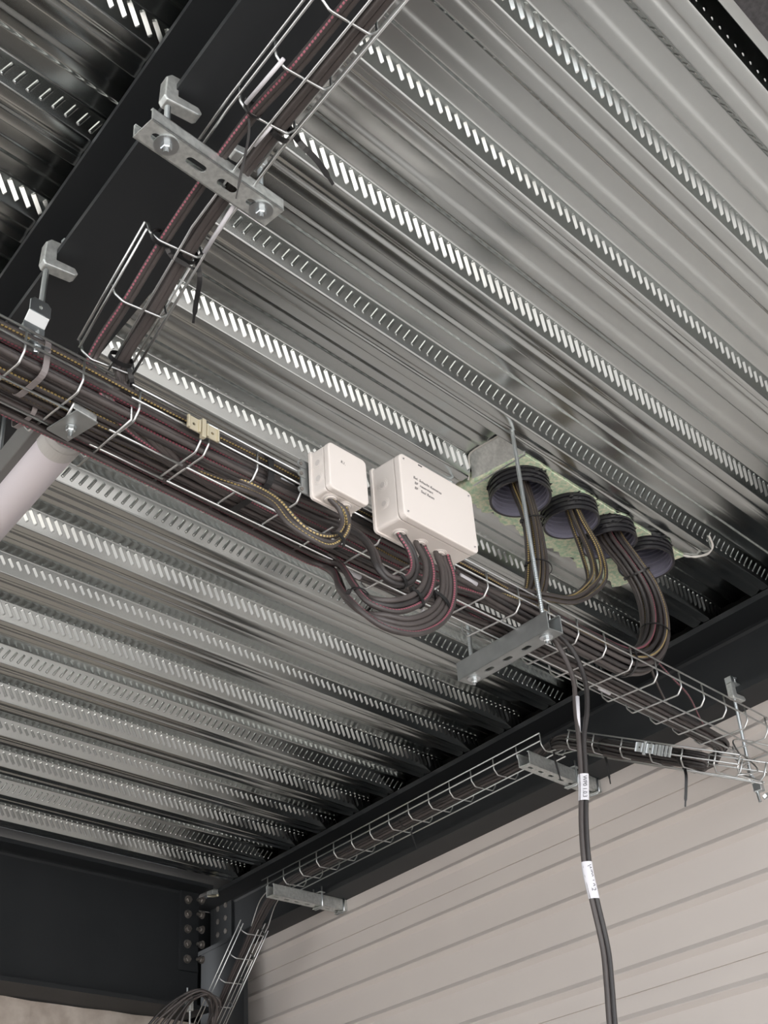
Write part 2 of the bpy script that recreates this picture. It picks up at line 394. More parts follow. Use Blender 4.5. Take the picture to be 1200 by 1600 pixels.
# dark sheet/flange above the near end of the deck
struct(MB().box((2.0, .275, H+DH+.006), XV, YV, ZV, 3.0, .075, .004).build('trim_2', M_deck))
bx = MB().box((2.0, .234, H-.012), XV, YV, ZV, 3.2, .110, .008).build('steel_plate', noise_mat('speckled_dark_coating', (.05,.05,.055), (.075,.075,.08), 120, .7, .0, .6), bevel=.001)
tag(bx, 'dark speckled steel plate in the top right corner beside the deck', 'plate')

# ================================================================== WIRE TRAYS
WR = .0021
def wire_tray(label, path, side, ups, w, h, cross, rims=(1, 1), r=WR, crosslen=None, group=None):
    """path: list of points of the near bottom edge; side: unit across; ups: up unit per point; cross: distances along path;
    rims: ranges (start,end) along the path for the near and the far side wall, or 1 for all"""
    P = np.array(path, float); side = np.asarray(side, float); ups = np.array(ups, float)
    L = np.concatenate([[0], np.cumsum(np.linalg.norm(np.diff(P, axis=0), axis=1))]); TL = L[-1]
    def at(s):
        return np.array([np.interp(s, L, P[:, i]) for i in range(3)]), nrm([np.interp(s, L, ups[:, i]) for i in range(3)])
    t = thing('cable_tray', label, 'cable tray', at(TL/2)[0], group)
    ranges = [(0, TL) if q == 1 else q for q in rims]
    def longi(off, hh, s0, s1):
        ss = [s0] + [l for l in L if s0 < l < s1] + [s1]
        pts = []
        for s in ss:
            p, u = at(s); pts.append(p + side*off + u*hh)
        MB().tube(pts, r, 8).build('long_wire', M_wire, t, smooth=True)
    n = int(round(w/.05))
    for i in range(1, n) if n > 2 else [1]:
        longi(w*i/n, -.0036, 0, TL)
    if n <= 2: longi(w*.93, -.0036, 0, TL)
    for off, rg in ((0, ranges[0]), (w, ranges[1])):
        if rg:
            rs = rg if isinstance(rg, list) else [rg]
            for (a, b) in rs: longi(off - (.004 if off == 0 else -.004), h, a, b); longi(off - (.004 if off == 0 else -.004), h*.52, a, b)
    for s in cross:
        p, u = at(s)
        inn = any(a-.003 <= s <= b+.003 for a, b in (ranges[0] if isinstance(ranges[0], list) else [ranges[0]])) if ranges[0] else False
        inf = any(a-.003 <= s <= b+.003 for a, b in (ranges[1] if isinstance(ranges[1], list) else [ranges[1]])) if ranges[1] else False
        pts = []
        if inn: pts += [p + u*h, p + u*.016]
        pts += [p + side*.013 + u*0, p + side*(w-.013)]
        if inf: pts += [p + side*w + u*.016, p + side*w + u*h]
        q = [pts[0]]
        for i in range(1, len(pts)-1):
            a, b, c = pts[i-1], pts[i], pts[i+1]
            rr = min(.0035, np.linalg.norm(a-b)*.4, np.linalg.norm(c-b)*.4)
            a2 = b + nrm(a-b)*rr; c2 = b + nrm(c-b)*rr
            for tt in (0, .33, .66, 1): q.append((1-tt)**2*a2 + 2*tt*(1-tt)*b + tt*tt*c2)
        q.append(pts[-1])
        MB().tube(q, r, 8).build('cross_wire', M_wire, t, smooth=True)
    return t
ZB = 1.2115
def mt(x): return (x, 1.272, ZB)
crossA = [x for x in (-.38, -.28, -.18, -.08, .02, .12, .22, .32, .42, .52, .62, .72, .82)]
tA = wire_tray('main wire cable tray section at the left, crossing under the dark beam', [mt(-.45), mt(.875)], YV, [ZV, ZV], .15, .052,
               [x+.45 for x in crossA], rims=((0, 1.32), (0, 1.32)))
tS = wire_tray('short wire cable tray piece between the beam and the cream coupler', [mt(.905), mt(1.048)], YV, [ZV, ZV], .15, .052, [.018, .139])
crossB = [.004] + [.004 + .1*i + .004 for i in range(1, 20)]
tB = wire_tray('long main wire cable tray from the cream coupler past the white boxes to the wall', [mt(1.056), mt(2.985)], YV, [ZV, ZV], .15, .052, crossB)

# branch tray under the left beam: flat part, then sloping down to the main tray
def bt(b, z): return W(.606, b, z)
un = nrm(BV*.36 + ZV)
tC = wire_tray('narrow wire cable tray hanging along the underside of the upper left beam',
    [bt(.40, 1.405), bt(.99, 1.405), bt(1.17, 1.388), bt(1.206, 1.374), bt(1.445, 1.288)], AV, [ZV, ZV, un, un, un], .088, .045,
    [.062, .167, .272, .374, .477, .565, .8125+.0, .925, 1.035], rims=([(0, .665), (.8125, 1.035)], [(0, .665), (.8125, 1.035)]))
# tray along the wall beam
def wt(b): return W(2.540, b, 1.430)
tD = wire_tray('narrow wire cable tray running along the beam above the light wall', [wt(2.435), wt(3.935)], AV, [ZV, ZV], .098, .050,
    [.003 + .1045*i for i in range(15)])
# tray going down to the corner
def lt(b, z): return W(2.51, b, z)
ul = nrm(BV*.67 + ZV*.74)
tE = wire_tray('narrow wire cable tray dropping down in the far left corner beside the column',
    [lt(4.00, 1.323), lt(4.60, .790)], AV, [ul, ul], .098, .048, [.025, .127, .229, .331, .433, .535, .637])
for off in (.02, .09):
    s = spline([W(2.51+off, 3.87, 1.432), W(2.51+off, 3.94, 1.405), W(2.51+off, 4.0, 1.330)], .01)
    MB().tube(s, WR, 8).build('long_wire', M_wire, tE, smooth=True)
# sloping tray under the right end of the main tray
sl = nrm(BV*(-.89) + ZV*(-.455)); us = nrm(ZV*.89 - BV*.455)
p0 = np.array(W(2.475, 2.285, 1.366)); 
tF = wire_tray('sloping wire cable tray under the right end of the main tray, with a shiny coupler', [p0, p0 + sl*.60], AV, [us, us], .10, .048,
    [.002, .10, .206, .312, .418, .524, .597])
for s in ([p0 + sl*.60, p0 + sl*.60 + np.array([.07, -.02, .02]), (2.93, 1.38, 1.215)], [p0 + sl*.60 + AV*.1, (2.93, 1.405, 1.18), (2.985, 1.40, 1.215)],
          [p0 + sl*.60 + us*.045, (2.84, 1.35, 1.225), (2.98, 1.29, 1.215)]):
    MB().tube(spline(s, .02), WR, 8).build('long_wire', M_wire, tF, smooth=True)
for o in (0.03, .075):      # curved wires bridging to the tray on the wall beam
    s = spline([p0 + AV*(o+.02), W(2.53+o*.9, 2.345, 1.402), W(2.545+o, 2.39, 1.424), W(2.545+o, 2.45, 1.434)], .01)
    MB().tube(s, WR, 8).build('long_wire', M_wire, tF, smooth=True)
# loose longitudinal wires crossing over the main tray from the branch tray
MB().tube([W(.695, 1.43, 1.29), (.915, 1.28, 1.208), (.925, 1.43, 1.206)], WR, 8).build('long_wire', M_wire, tC, smooth=True)
MB().tube([W(.622, 1.455, 1.278), (.83, 1.31, 1.206), (.845, 1.36, 1.206)], WR, 8).build('long_wire', M_wire, tC, smooth=True)

# ================================================================== HANGERS, BRACKETS
def channel(t, c0, c1, up, w, h, slots, name='channel', M=M_galv, lip=.007, th=.0025, holes=None):
    """C strut, open side up; c0,c1 centre of the bottom face"""
    c0 = np.array(c0, float); c1 = np.array(c1, float); L = np.linalg.norm(c1-c0); ex = nrm(c1-c0); up = nrm(up - ex*(up@ex)); ey = np.cross(up, ex)
    outer = [(0, -w/2), (L, -w/2), (L, w/2), (0, w/2)]
    plate(name, outer, slots, th, c0 + up*th/2, ex, ey, M, t)
    mb = MB()
    for sg in (-1, 1):
        mb.box(c0 + ex*L/2 + ey*sg*(w/2-th/2) + up*h/2, ex, ey, up, L/2, th/2, h/2)
        mb.box(c0 + ex*L/2 + ey*sg*(w/2-lip/2) + up*(h-th/2), ex, ey, up, L/2, lip/2, th/2)
    mb.build('channel_side', M, t, bevel=.0008)
    return ex, ey, up, L
def nutset(t, o, dn, r=.0065, R=.0135, ln=.012):
    o = np.asarray(o, float); dn = nrm(dn)
    MB().lathe([(0, 0), (R, 0), (R, .0022), (0, .0022)], o, dn, 28).build('washer', M_zinc, t)
    MB().lathe([(0, 0), (r, 0), (r, .0065), (r*.86, .008), (0, .008)], o + dn*.0022, dn, 6).build('nut', M_zinc, t)
    MB().cyl(o + dn*.005, o + dn*(.009+ln), r*.5, 12).build('bolt_end', M_zinc, t)
def rod(t, a, b, r=.0048):
    a = np.array(a, float); b = np.array(b, float); n = max(2, int(np.linalg.norm(b-a)/.0016)); n = min(n, 220)
    pts = [a + (b-a)*i/n for i in range(n+1)]
    MB().tube(pts, [r*(1 if i % 2 else .9) for i in range(n+1)], 10).build('threaded_rod', M_zinc, t, smooth=False)
def beam_clamp(t, o, inward, s=1.0):
    """cast C clamp gripping a flange edge at o (flange mid height); inward: direction over the flange"""
    o = np.asarray(o, float); iw = nrm(inward); lat = np.cross(ZV, iw)
    pts = [(-.016, -.030), (.034, -.030), (.040, -.024), (.034, -.014), (.002, -.012), (.002, .012), (.028, .014), (.032, .020), (.026, .027), (-.010, .027), (-.018, .018), (-.020, -.022)]
    MB().prism([(a*s, b*s) for a, b in pts], iw, ZV, o - lat*.010*s, lat, .020*s).build('clamp_body', M_galv, t, bevel=.0022)
    MB().cyl(o + iw*.018*s + ZV*.014*s, o + iw*.018*s + ZV*.044*s, .0045, 10).build('set_screw', M_zinc, t)
    MB().lathe([(0, 0), (.0075, 0), (.0075, .006), (0, .006)], o + iw*.018*s + ZV*.040*s, ZV, 6).build('screw_head', M_zinc, t)

# upper left hanger (slotted channel under the beam)
h1 = thing('trapeze_hanger', 'slotted galvanised channel hung on two rods under the upper left beam', 'hanger', (.80, .96, 1.385))
c0, c1 = (.674, .952, 1.385), (.912, .952, 1.385)
ex, ey, up, L = channel(h1, c0, c1, ZV, .042, .024, [slot(.030, 0, .030, .013), slot(.092, 0, .034, .0135), slot(.148, 0, .034, .0135), slot(.200, 0, .030, .013)], lip=.005)
for s in (.040, .212):
    nutset(h1, np.array(c0) + ex*s, -ZV, r=.008, R=.0175, ln=.008)
rod(h1, np.array(c0)+ex*.040 + ZV*.003, (.714, .952, 1.462)); rod(h1, np.array(c0)+ex*.212 + ZV*.003, np.array(c0)+ex*.212 + ZV*.085)
beam_clamp(h1, np.array([.7135, .9545, 1.4985]) + AV*.012, AV)
beam_clamp(h1, np.array(c0)+ex*.212 + ZV*.115 - AV*.012, -AV)
# main hanger by the pipes
h2 = thing('trapeze_hanger', 'wide galvanised channel carrying the main tray, hung on long rods by the green foam', 'hanger', (1.945, 1.37, 1.17))
c0, c1 = (1.918, 1.232, 1.168), (1.955, 1.500, 1.168)
ex, ey, up, L = channel(h2, c0, c1, ZV, .041, .041, [slot(.030, 0, .026, .011), slot(.085, 0, .026, .012), slot(.140, 0, .026, .012), slot(.195, 0, .026, .012), slot(.245, 0, .022, .011)], M=M_zincplate)
for s in (.028, .243): nutset(h2, np.array(c0) + ex*s, -ZV, ln=.006)
rod(h2, np.array(c0)+ex*.028, (1.906, 1.256, H+.040)); rod(h2, np.array(c0)+ex*.243, np.array(c0)+ex*.243 + np.array([0, 0, H-1.168+.03]))

# left long rod with stamped hook bracket
yb = 1.287
h3 = thing('hanger_bracket', 'shiny stamped hanger bracket on a long threaded rod at the left end of the tray', 'hanger', (.775, 1.29, 1.29))
rod(h3, (.776, 1.333, 1.464), (.741, yb-.006, 1.250))
beam_clamp(h3, np.array([.776, 1.333, 1.4985]) + AV*.010, AV)
c = np.array([.752, 1.298, 1.30]); ex = nrm(XV*.95 - YV*.25); 
def quad_plate(P, t_, nv, name, M, par, bev=.001):
    P = [np.array(q, float) for q in P]; nv = nrm(nv)*t_
    n = len(P); mb = MB().add(P + [q + nv for q in P], [tuple(range(n)), tuple(range(n, 2*n))[::-1]] + [(i, (i+1) % n, n+(i+1) % n, n+i) for i in range(n)])
    return mb.build(name, M, par, bevel=bev)
x0 = .722; x1 = .755; wd = .035
plate('bracket_plate', [(0, 0), (wd, 0), (wd, .052), (0, .052)], [slot(.0175, .026, .012, .030)], .002, (x0, yb, 1.246), XV, nrm(ZV+YV*.02), M_zinc, h3, bevel=.0006)
quad_plate([(x0, yb, 1.297), (x1+.002, yb, 1.297), (x1+.002, yb-.012, 1.312), (x0, yb-.012, 1.312)], .002, ZV, 'bracket_lip', M_zinc, h3)
plate('bracket_plate', [(0, 0), (wd, 0), (wd, .020), (.029, .026), (.006, .026), (0, .020)], [slot(.0175, .012, .006, .010)], .002, (x0, yb-.012, 1.311), XV, nrm(ZV), M_zinc, h3, bevel=.0006)
plate('bracket_foot', [(0, 0), (wd, 0), (wd, .024), (0, .024)], [slot(.0175, .012, .014, .008)], .002, (x0, yb-.024, 1.245), XV, nrm(YV), M_zinc, h3, bevel=.0006)
for sx in (x0, x1+.001):
    quad_plate([(sx, yb, 1.248), (sx, yb, 1.297), (sx, yb+.012, 1.290), (sx, yb+.012, 1.252)], .0018, XV, 'bracket_side', M_zinc, h3)
nutset(h3, (.739, yb-.012, 1.245), -ZV, r=.005, R=.008, ln=.0)

# cantilever channels clamped under the wall beam
for k, (b0, b1, lab) in enumerate(((3.822, 3.878, 'galvanised cantilever channel at the left end of the wall beam tray, near the column'), (2.474, 2.545, 'galvanised cantilever channel under the wall beam beside the hanging cable'))):
    hh = thing('cantilever_bracket', lab, 'bracket', W(2.69, (b0+b1)/2, 1.386))
    c0, c1 = A3(2.497, b0, 1.386), A3(2.885, b1, 1.386)
    ex, ey, up, L = channel(hh, c0, c1, ZV, .041, .0405, [slot(.03+.05*i, 0, .024, .010) for i in range(8)])
    for s, zt in ((.235, 1.455), (.345, 1.43)):
        c = c0 + ex*s
        MB().tube([c + ey*.021 + ZV*(zt-1.386), c + ey*.023 - ZV*.004, c + ey*.016 - ZV*.008, c - ey*.016 - ZV*.008, c - ey*.023 - ZV*.004, c - ey*.023 + ZV*(zt-1.386)], .0034, 8).build('clamp_strap', M_zinc, hh, smooth=True)
        MB().box(c + ey*.0 - ZV*.005, ex, ey, ZV, .008, .024, .0015).build('clamp_plate', M_galv, hh, bevel=.0005)
        MB().box(c + ZV*.047, ex, ey, ZV, .012, .028, .002).build('clamp_plate', M_galv, hh, bevel=.0005)
# right rod with clamp
h5 = thing('rod_hanger', 'threaded rod clamped to the wall beam, through the right end of the main tray', 'hanger', (3.0, 1.41, 1.3))
rod(h5, (3.022, 1.412, 1.435), (2.995, 1.405, 1.165))
beam_clamp(h5, A3(2.746, 1.894, 1.437) , AV, .9)
MB().box((3.020, 1.414, 1.452), AV, BV, ZV, .006, .011, .026).build('clamp_body', M_zinc, h5, bevel=.001)
for z in (1.175, 1.19):
    MB().lathe([(0, 0), (.009, 0), (.009, .008), (0, .008)], (2.996, 1.405, z), ZV, 6).build('nut', M_zinc, h5)
hk = thing('tray_clamp', 'small shiny clamp with nuts hanging under the far right tray end', 'clamp', (3.04, 1.42, 1.16))
MB().box((3.045, 1.415, 1.168), XV, YV, ZV, .010, .012, .012).build('clamp_body', M_zinc, hk, bevel=.002)
MB().lathe([(0, 0), (.010, 0), (.010, .008), (0, .008)], (3.05, 1.405, 1.146), nrm((.3, -.5, -1)), 6).build('nut', M_zinc, hk)
MB().cyl((3.05, 1.425, 1.19), (3.045, 1.42, 1.13), .004, 10).build('threaded_rod', M_zinc, hk)
# corner beam clamps (far left corner)
h6 = thing('beam_clamp', 'small clamp with a bent tip on the beam corner above the bolted column plates', 'clamp', W(2.74, 4.62, 1.64))
MB().box(A3(2.735, 4.62, 1.652), AV, BV, ZV, .016, .022, .012).build('clamp_body', M_galv, h6, bevel=.002)
MB().tube(spline([A3(2.72, 4.63, 1.640), A3(2.71, 4.57, 1.622), A3(2.70, 4.52, 1.610)], .01), .0055, 8).build('clamp_tip', M_cream, h6, smooth=True)
h7 = thing('rod_hanger', 'small clamp and threaded rod on the deep beam flange in the lower left corner', 'hanger', (3.30, 4.05, 1.15))
MB().box((3.300, 4.040, 1.178), XV, YV, ZV, .009, .016, .028).build('clamp_body', M_galv, h7, bevel=.002)
MB().cyl((3.285, 4.035, 1.19), (3.285, 4.035, 1.235), .004, 10).build('set_screw', M_zinc, h7)
rod(h7, (3.300, 4.035, 1.16), (3.300, 4.035, .95))

# plate with bolt under the left end of the main tray
pl = thing('bolted_plate', 'square galvanised plate with a protruding bolt clamped under the left tray, above the lamp', 'plate', (.855, 1.345, 1.205))
plate('plate', [(-.021, -.034), (.021, -.034), (.021, .034), (-.021, .034)], [], .003, (.855, 1.346, 1.2035), nrm(XV+YV*.1), nrm(YV-XV*.1), M_zincplate, pl, bevel=.0008)
quad_plate([(.832, 1.309, 1.2035), (.876, 1.313, 1.2035), (.876, 1.313, 1.216), (.832, 1.309, 1.216)], .002, YV, 'plate_edge', M_galv, pl)
nutset(pl, (.854, 1.347, 1.202), nrm((-.05, 0, -1)), r=.0075, R=.008, ln=.012)

# couplers
def coupler(o, ex, ez, M, lab, n=2):
    t = thing('tray_coupler', lab, 'coupler', o); ex = nrm(ex); ez = nrm(ez); ey = np.cross(ez, ex); o = np.array(o, float)
    for s in (-1, 1)[:n]:
        c = o + ex*s*.019
        plate('coupler_plate', [(-.013, -.012), (.013, -.012), (.013, .010), (.009, .013), (-.013, .013)], [slot(0, 0, .006, .005)], .002, c, ex, ez, M, t, bevel=.0005)
        for q in (-1, 1): MB().tube([c + ex*q*.011 - ez*.012 - ey*.002, c + ex*q*.011 + ez*.012 - ey*.002], .0022, 8).build('coupler_rib', M, t)
    MB().box(o + ez*.0, ex, ey, ez, .004, .004, .018).build('coupler_bridge', M, t, bevel=.0008)
    return t
coupler((1.040, 1.262, 1.243), XV, ZV, M_cream, 'cream coloured coupler joining two sections of the main wire tray')
q = p0 + sl*.30 + us*.030 - AV*.008
cp = coupler(q, sl, us, M_zinc, 'shiny zinc coupler on the sloping tray at the right')
for s in (.040, .052, .062, .075, .088): MB().box(q + sl*s - AV*.002, sl, AV, us, .0042, .002, .014).build('coupler_rib', M_zinc, cp, bevel=.0006)

# ================================================================== JUNCTION BOXES
def rrect(x0, x1, z0, z1, r, n=5):
    out = []
    for cx, cz, a0 in ((x1-r, z0+r, -90), (x1-r, z1-r, 0), (x0+r, z1-r, 90), (x0+r, z0+r, 180)):
        for k in range(n+1):
            a = math.radians(a0 + 90*k/n); out.append((cx + r*math.cos(a), cz + r*math.sin(a)))
    return out
def jbox(label, x0, x1, yl, yr, z0, z1, r, lid, knock_l, knock_b, texts, screws):
    t = thing('junction_box', label, 'junction box', ((x0+x1)/2, yr, (z0+z1)/2))
    ym = yl + lid
    MB().prism(rrect(x0, x1, z0, z1, r*.6), XV, ZV, (0, ym, 0), YV, yr-ym).build('box_body', M_plast, t, bevel=.0015)
    for q in ((x0-.0012, z0-.0012),): pass
    MB().prism(rrect(x0-.003, x1+.003, z0-.003, z1+.003, r*.7), XV, ZV, (0, yr-.008, 0), YV, .006).build('box_rim', M_plast, t, bevel=.001)
    l = MB().prism(rrect(x0-.0015, x1+.0015, z0-.0015, z1+.0015, r), XV, ZV, (0, yl, 0), YV, lid-.0015).build('lid', M_plast, t, bevel=.0025)
    for (y, z) in knock_l:
        for rr, hh in ((.0125, .0006), (.0112, .0004), (.0098, .0010), (.0062, .0014)):
            MB().lathe([(0, 0), (rr, 0), (rr-.0008, hh), (0, hh)], (x0+.0003, y, z), -XV, 28).build('knockout', M_plast2 if rr in (.0112, .0062) else M_plast, t, smooth=False, bevel=0)
    for (x, y) in knock_b:
        for rr, hh in ((.0150, .0010), (.0128, .0022), (.0105, .0040)):
            MB().lathe([(0, 0), (rr, 0), (rr-.0008, hh), (0, hh)], (x, y, z0+.0003), -ZV, 30).build('cable_grommet', M_plast2 if rr == .0128 else M_plast, t, smooth=False)
    for (x, z) in screws:
        MB().lathe([(0, 0), (.0032, 0), (.0030, .0006), (0, .0006)], (x, yl+.0002, z), -YV, 16).build('lid_screw', M_plast2, t)
        MB().box((x, yl-.0006, z), nrm(XV+ZV*.6), nrm(ZV-XV*.6), YV, .0022, .0006, .0003).build('screw_slot', M_ink, t)
    for (txt, x, z, size, rot, shear) in texts:
        cu = bpy.data.curves.new('t', 'FONT'); cu.body = txt; cu.size = size; cu.extrude = .00008; cu.shear = shear; cu.space_character = 1.05
        tmp = bpy.data.objects.new('t', cu); COL.objects.link(tmp); dg = bpy.context.evaluated_depsgraph_get()
        me = bpy.data.meshes.new_from_object(tmp.evaluated_get(dg)); bpy.data.objects.remove(tmp)
        V = np.zeros(len(me.vertices)*3); me.vertices.foreach_get('co', V); V = V.reshape(-1, 3)
        ca, sa = math.cos(rot), math.sin(rot)
        V = np.stack([x + V[:, 0]*ca - V[:, 1]*sa, np.full(len(V), yl-.0004) - V[:, 2], z + V[:, 0]*sa + V[:, 1]*ca], 1)
        MB().add(V, [tuple(p_.vertices) for p_ in me.polygons]).build('handwriting', M_ink, l and t)
    return t
jb1 = jbox('small square white junction box with two brown cables looping out below', 1.252, 1.341, 1.190, 1.240, 1.192, 1.283, .010, .014,
     [(1.218, 1.222), (1.218, 1.254)], [(1.277, 1.217), (1.311, 1.217)], [('K1.', 1.278, 1.252, .008, -.15, .1)], [])
jb2 = jbox('large rectangular white junction box with three lines of handwriting on its lid', 1.402, 1.598, 1.163, 1.237, 1.187, 1.318, .012, .016,
     [(1.208, 1.232), (1.208, 1.272)], [(1.438, 1.209), (1.490, 1.209), (1.542, 1.209)],
     [('Bel. Schacht Kameras', 1.433, 1.277, .0082, -.02, .25), ('BF  reserviert', 1.435, 1.266, .0082, -.02, .25), ('BF   Saal Raum', 1.434, 1.255, .0082, -.02, .25)],
     [(1.411, 1.309), (1.589, 1.309), (1.411, 1.198), (1.589, 1.198)])
MB().box((1.455, 1.1625, 1.3135), XV, YV, ZV, .005, .0006, .0008).build('lid_mark', M_ink, jb2)
mp = MB().box((1.286, 1.246, 1.236), XV, YV, ZV, .048, .0016, .034).build('mounting_plate', M_zincplate, jb1, bevel=.0006)
for z in (1.258, 1.238, 1.206):
    MB().prism(slot(0, 0, .022, .012), XV, ZV, (1.240, 1.243, z), YV, .002).build('mounting_tab', M_zincplate, jb1)
    MB().lathe([(0, 0), (.0035, 0), (.0035, .002), (0, .002)], (1.236, 1.243, z), -YV, 12).build('tab_screw', M_bolt, jb1)
MB().box((1.50, 1.246, 1.25), XV, YV, ZV, .085, .0016, .045).build('mounting_plate', M_zincplate, jb2, bevel=.0006)

# ================================================================== LAMP
lp = thing('tube_lamp', 'long round white tube lamp with a frosted cover at the left edge', 'lamp', W(.66, 2.2, 1.28))
LA, LZ, LR, LB0 = .662, 1.283, .0365, 1.585
def lam(b): return A3(LA, b, LZ)
MB().lathe([(0, 0), (LR*.93, 0), (LR*1.0, .006), (LR*1.0, .040), (LR*.985, .042), (0, .042)], lam(LB0), BV, 40).build('end_cap', M_cap, lp, smooth=False, bevel=.001)
MB().lathe([(LR*1.02, .012), (LR*1.035, .0135), (LR*1.02, .015)], lam(LB0), BV, 40).build('cap_ring', M_cap, lp, smooth=True)
MB().lathe([(LR*.97, .042), (LR*.97, 1.3), (0, 1.3)], lam(LB0), BV, 48).build('diffuser', M_diff, lp, smooth=True)
MB().box(A3(LA-.030, LB0+.62, LZ+.022), AV, BV, ZV, .020, .66, .026).build('mounting_rail', M_rail, lp, bevel=.002)
for b in (LB0+.25, LB0+1.1): MB().cyl(A3(LA-.02, b, LZ+.04), A3(LA-.02, b, 1.498), .004, 10).build('threaded_rod', M_zinc, lp)

# ================================================================== CORRUGATED PIPES
for (o, tl, lab, sc) in PIPES:
    ax = nrm((tl[0], tl[1], 1)); prof_o = []; prof_i = []
    r0 = PR*sc; n = 12
    for i in range(n):
        h = -.004 + i*.0125
        prof_o += [(r0, h), (r0, h+.0065), (r0*.94, h+.0075), (r0*.94, h+.0118)]
    for i in range(n+8)[::-1]:
        h = -.004 + i*.0125
        prof_i += [(r0*.885, h+.0118), (r0*.885, h+.0080), (r0*.925, h+.0070), (r0*.925, h+.0005)]
    t = thing('corrugated_pipe', lab, 'pipe', o)
    mo = MB().lathe(prof_o, o, ax, 48); mo.build('pipe_wall', M_pipe, t, smooth=False, recalc=False)
    mo = MB().lathe([(r0, -.004), (r0*.925, -.0035)], o, ax, 48); rim = mo.build('pipe_rim', M_pipe, t, recalc=False)
    mi = MB().lathe(prof_i, o, ax, 48); mi.build('pipe_lining', M_pipein, t, smooth=False, recalc=False)
    MB().lathe([(0, .232), (r0*.94, .232), (r0*.94, .235), (0, .235)], o, ax, 32).build('pipe_light_stop', M_void, t)  # added black disc, keeps sky light out of the pipe's open top
    # torn swarf along the cut rim
    rr = random.Random(sc*10+o[0]); sw = MB(); e1 = np.cross(ax, ZV*.0+XV); e1 = nrm(e1); e2 = np.cross(ax, e1)
    for i in range(46):
        a = rr.uniform(0, 6.28); c = np.array(o) + r0*1.0*(math.cos(a)*e1 + math.sin(a)*e2) + ax*rr.uniform(.01, .05); tg = -math.sin(a)*e1 + math.cos(a)*e2; ou = nrm(c-np.array(o)-ax*.03)
        q_ = [c - tg*.006, c + tg*.006 + ax*.003, c + ou*rr.uniform(.003, .007) + ax*rr.uniform(-.004, .006)]
        sw.add(q_ + [x_ + ou*.0006+ax*.001 for x_ in q_], [(0,1,2),(5,4,3),(0,3,4,1),(1,4,5,2),(2,5,3,0)])
    sw.build('torn_edge', M_black, t)['kind'] = 'stuff'

# ================================================================== CABLES
GP = {}
def cable(pts, r, kind, label, group, twist=None, step=.014):
    M = {'p': M_cpink, 'y': M_cyel, 'n': M_cplain if rng.random() < .6 else M_cdark}[kind]
    o = MB().tube(spline(pts, step), r, 9, twist=rng.uniform(0, 6.28) if twist is None else twist).build('cable', M, smooth=True, recalc=False)
    return tag(o, label, 'cable', group)
LBL = {'p': 'pink-striped', 'y': 'yellow-striped', 'n': 'plain'}
def disc(n, R):          # n points packed in a disc, from the centre outward
    out = [(0., 0.)]; k = 1
    while len(out) < n:
        m_ = 6*k
        for i in range(m_): out.append((k*math.cos(2*math.pi*(i+.5*(k % 2))/m_), k*math.sin(2*math.pi*(i+.5*(k % 2))/m_)))
        k += 1
    out = out[:n]; q = max(math.hypot(*p_) for p_ in out) or 1
    return [(a*R/q, b*R/q) for a, b in out]
def bundle_pts(center, offs, e1, squash=None):
    """center: list of points; for every offset a list of points; e1: lateral axis kept fixed"""
    C = np.array(center, float); T = np.gradient(C, axis=0); T /= np.linalg.norm(T, axis=1)[:, None]
    res = []
    for (a, b) in offs:
        pts = []
        for i in range(len(C)):
            e = nrm(e1 - T[i]*(T[i] @ e1)); e2 = np.cross(T[i], e)
            sq = squash[i] if squash else (1, 1)
            pts.append(C[i] + e*a*sq[0] + e2*b*sq[1])
        res.append(pts)
    return res
# slots in the main tray: rows from the bottom, columns from the near side
XW = [-.50, -.30, -.08, .14, .36, .58, .78, .98, 1.18, 1.38, 1.58, 1.76]
NC = 12
def slot_yz(row, col): return (1.2815 + (col + .5*(row % 2))*.0112, 1.2215 + row*.0098)
kinds = ['p','n','p','n','y','n','p','n','n','p','n','n', 'n','p','n','n','p','n','p','y','n','n','p','n', 'y','n','p','n','n','p','n','n','y','n','n','n', 'n','y','n','n','p','n','n','n','n','n','n','n']
def tray_run(row, col, x0, x1, jit=.0032):
    y, z = slot_yz(row, col); pts = []; ph = rng.uniform(0, 6.28); am = rng.uniform(.002, .0075)
    for x in XW:
        if x < x0 - .01 or x > x1 + .01: continue
        yy = min(max(y + am*math.sin(ph + x*3.1) + rng.normal(0, jit*.6), 1.281), 1.414)
        pts.append((x, yy, max(1.2195, z + rng.normal(0, jit*.55) + (.003 if row == 0 else 0)*abs(math.sin(ph+x*2)))))
    return pts
S = [(r_, c_) for r_ in range(4) for c_ in range(NC)]; rng2 = random.Random(11)
near = [s for s in S if s[1] < 6]; far_ = [s for s in S if s[1] >= 6]
# (1) ten cables rising into the first pipe
gA = [s for s in near if s[0] >= 2][:4] + [s for s in far_ if s[0] >= 2][:8]
# (2) yellow-striped cables to the second pipe: top near
gB = [s for s in near if s[0] == 3][-1:] + [(4, 0), (4, 1), (4, 2), (4, 3)]
gC = [s for s in near if s not in gA and s not in gB]
gD = [s for s in far_ if s not in gA]
offA = disc(len(gA), .0275)
cA = [(1.915, 1.305, 1.262), (1.965, 1.300, 1.292), (1.998, 1.300, 1.36), (2.010, 1.302, 1.45), (2.020, 1.312, 1.53), (2.052, 1.345, 1.63), (2.07, 1.372, 1.76)]
sqA = [(1.0, .55), (1., .8), (1, 1), (.85, .85), (.75, .75), (.9, .9), (1, 1)]
bA = bundle_pts(cA, offA, YV, sqA)
for s, pb in zip(gA, bA):
    k = rng2.choice('npnpy'); cable(tray_run(s[0], s[1], -.6, 1.6) + pb, rng2.uniform(.0044, .0054), k,
        f'{LBL[k]} dark cable rising from the main tray into the leftmost black pipe', f'{LBL[k]} cables into the first pipe')
offB = disc(5, .011)
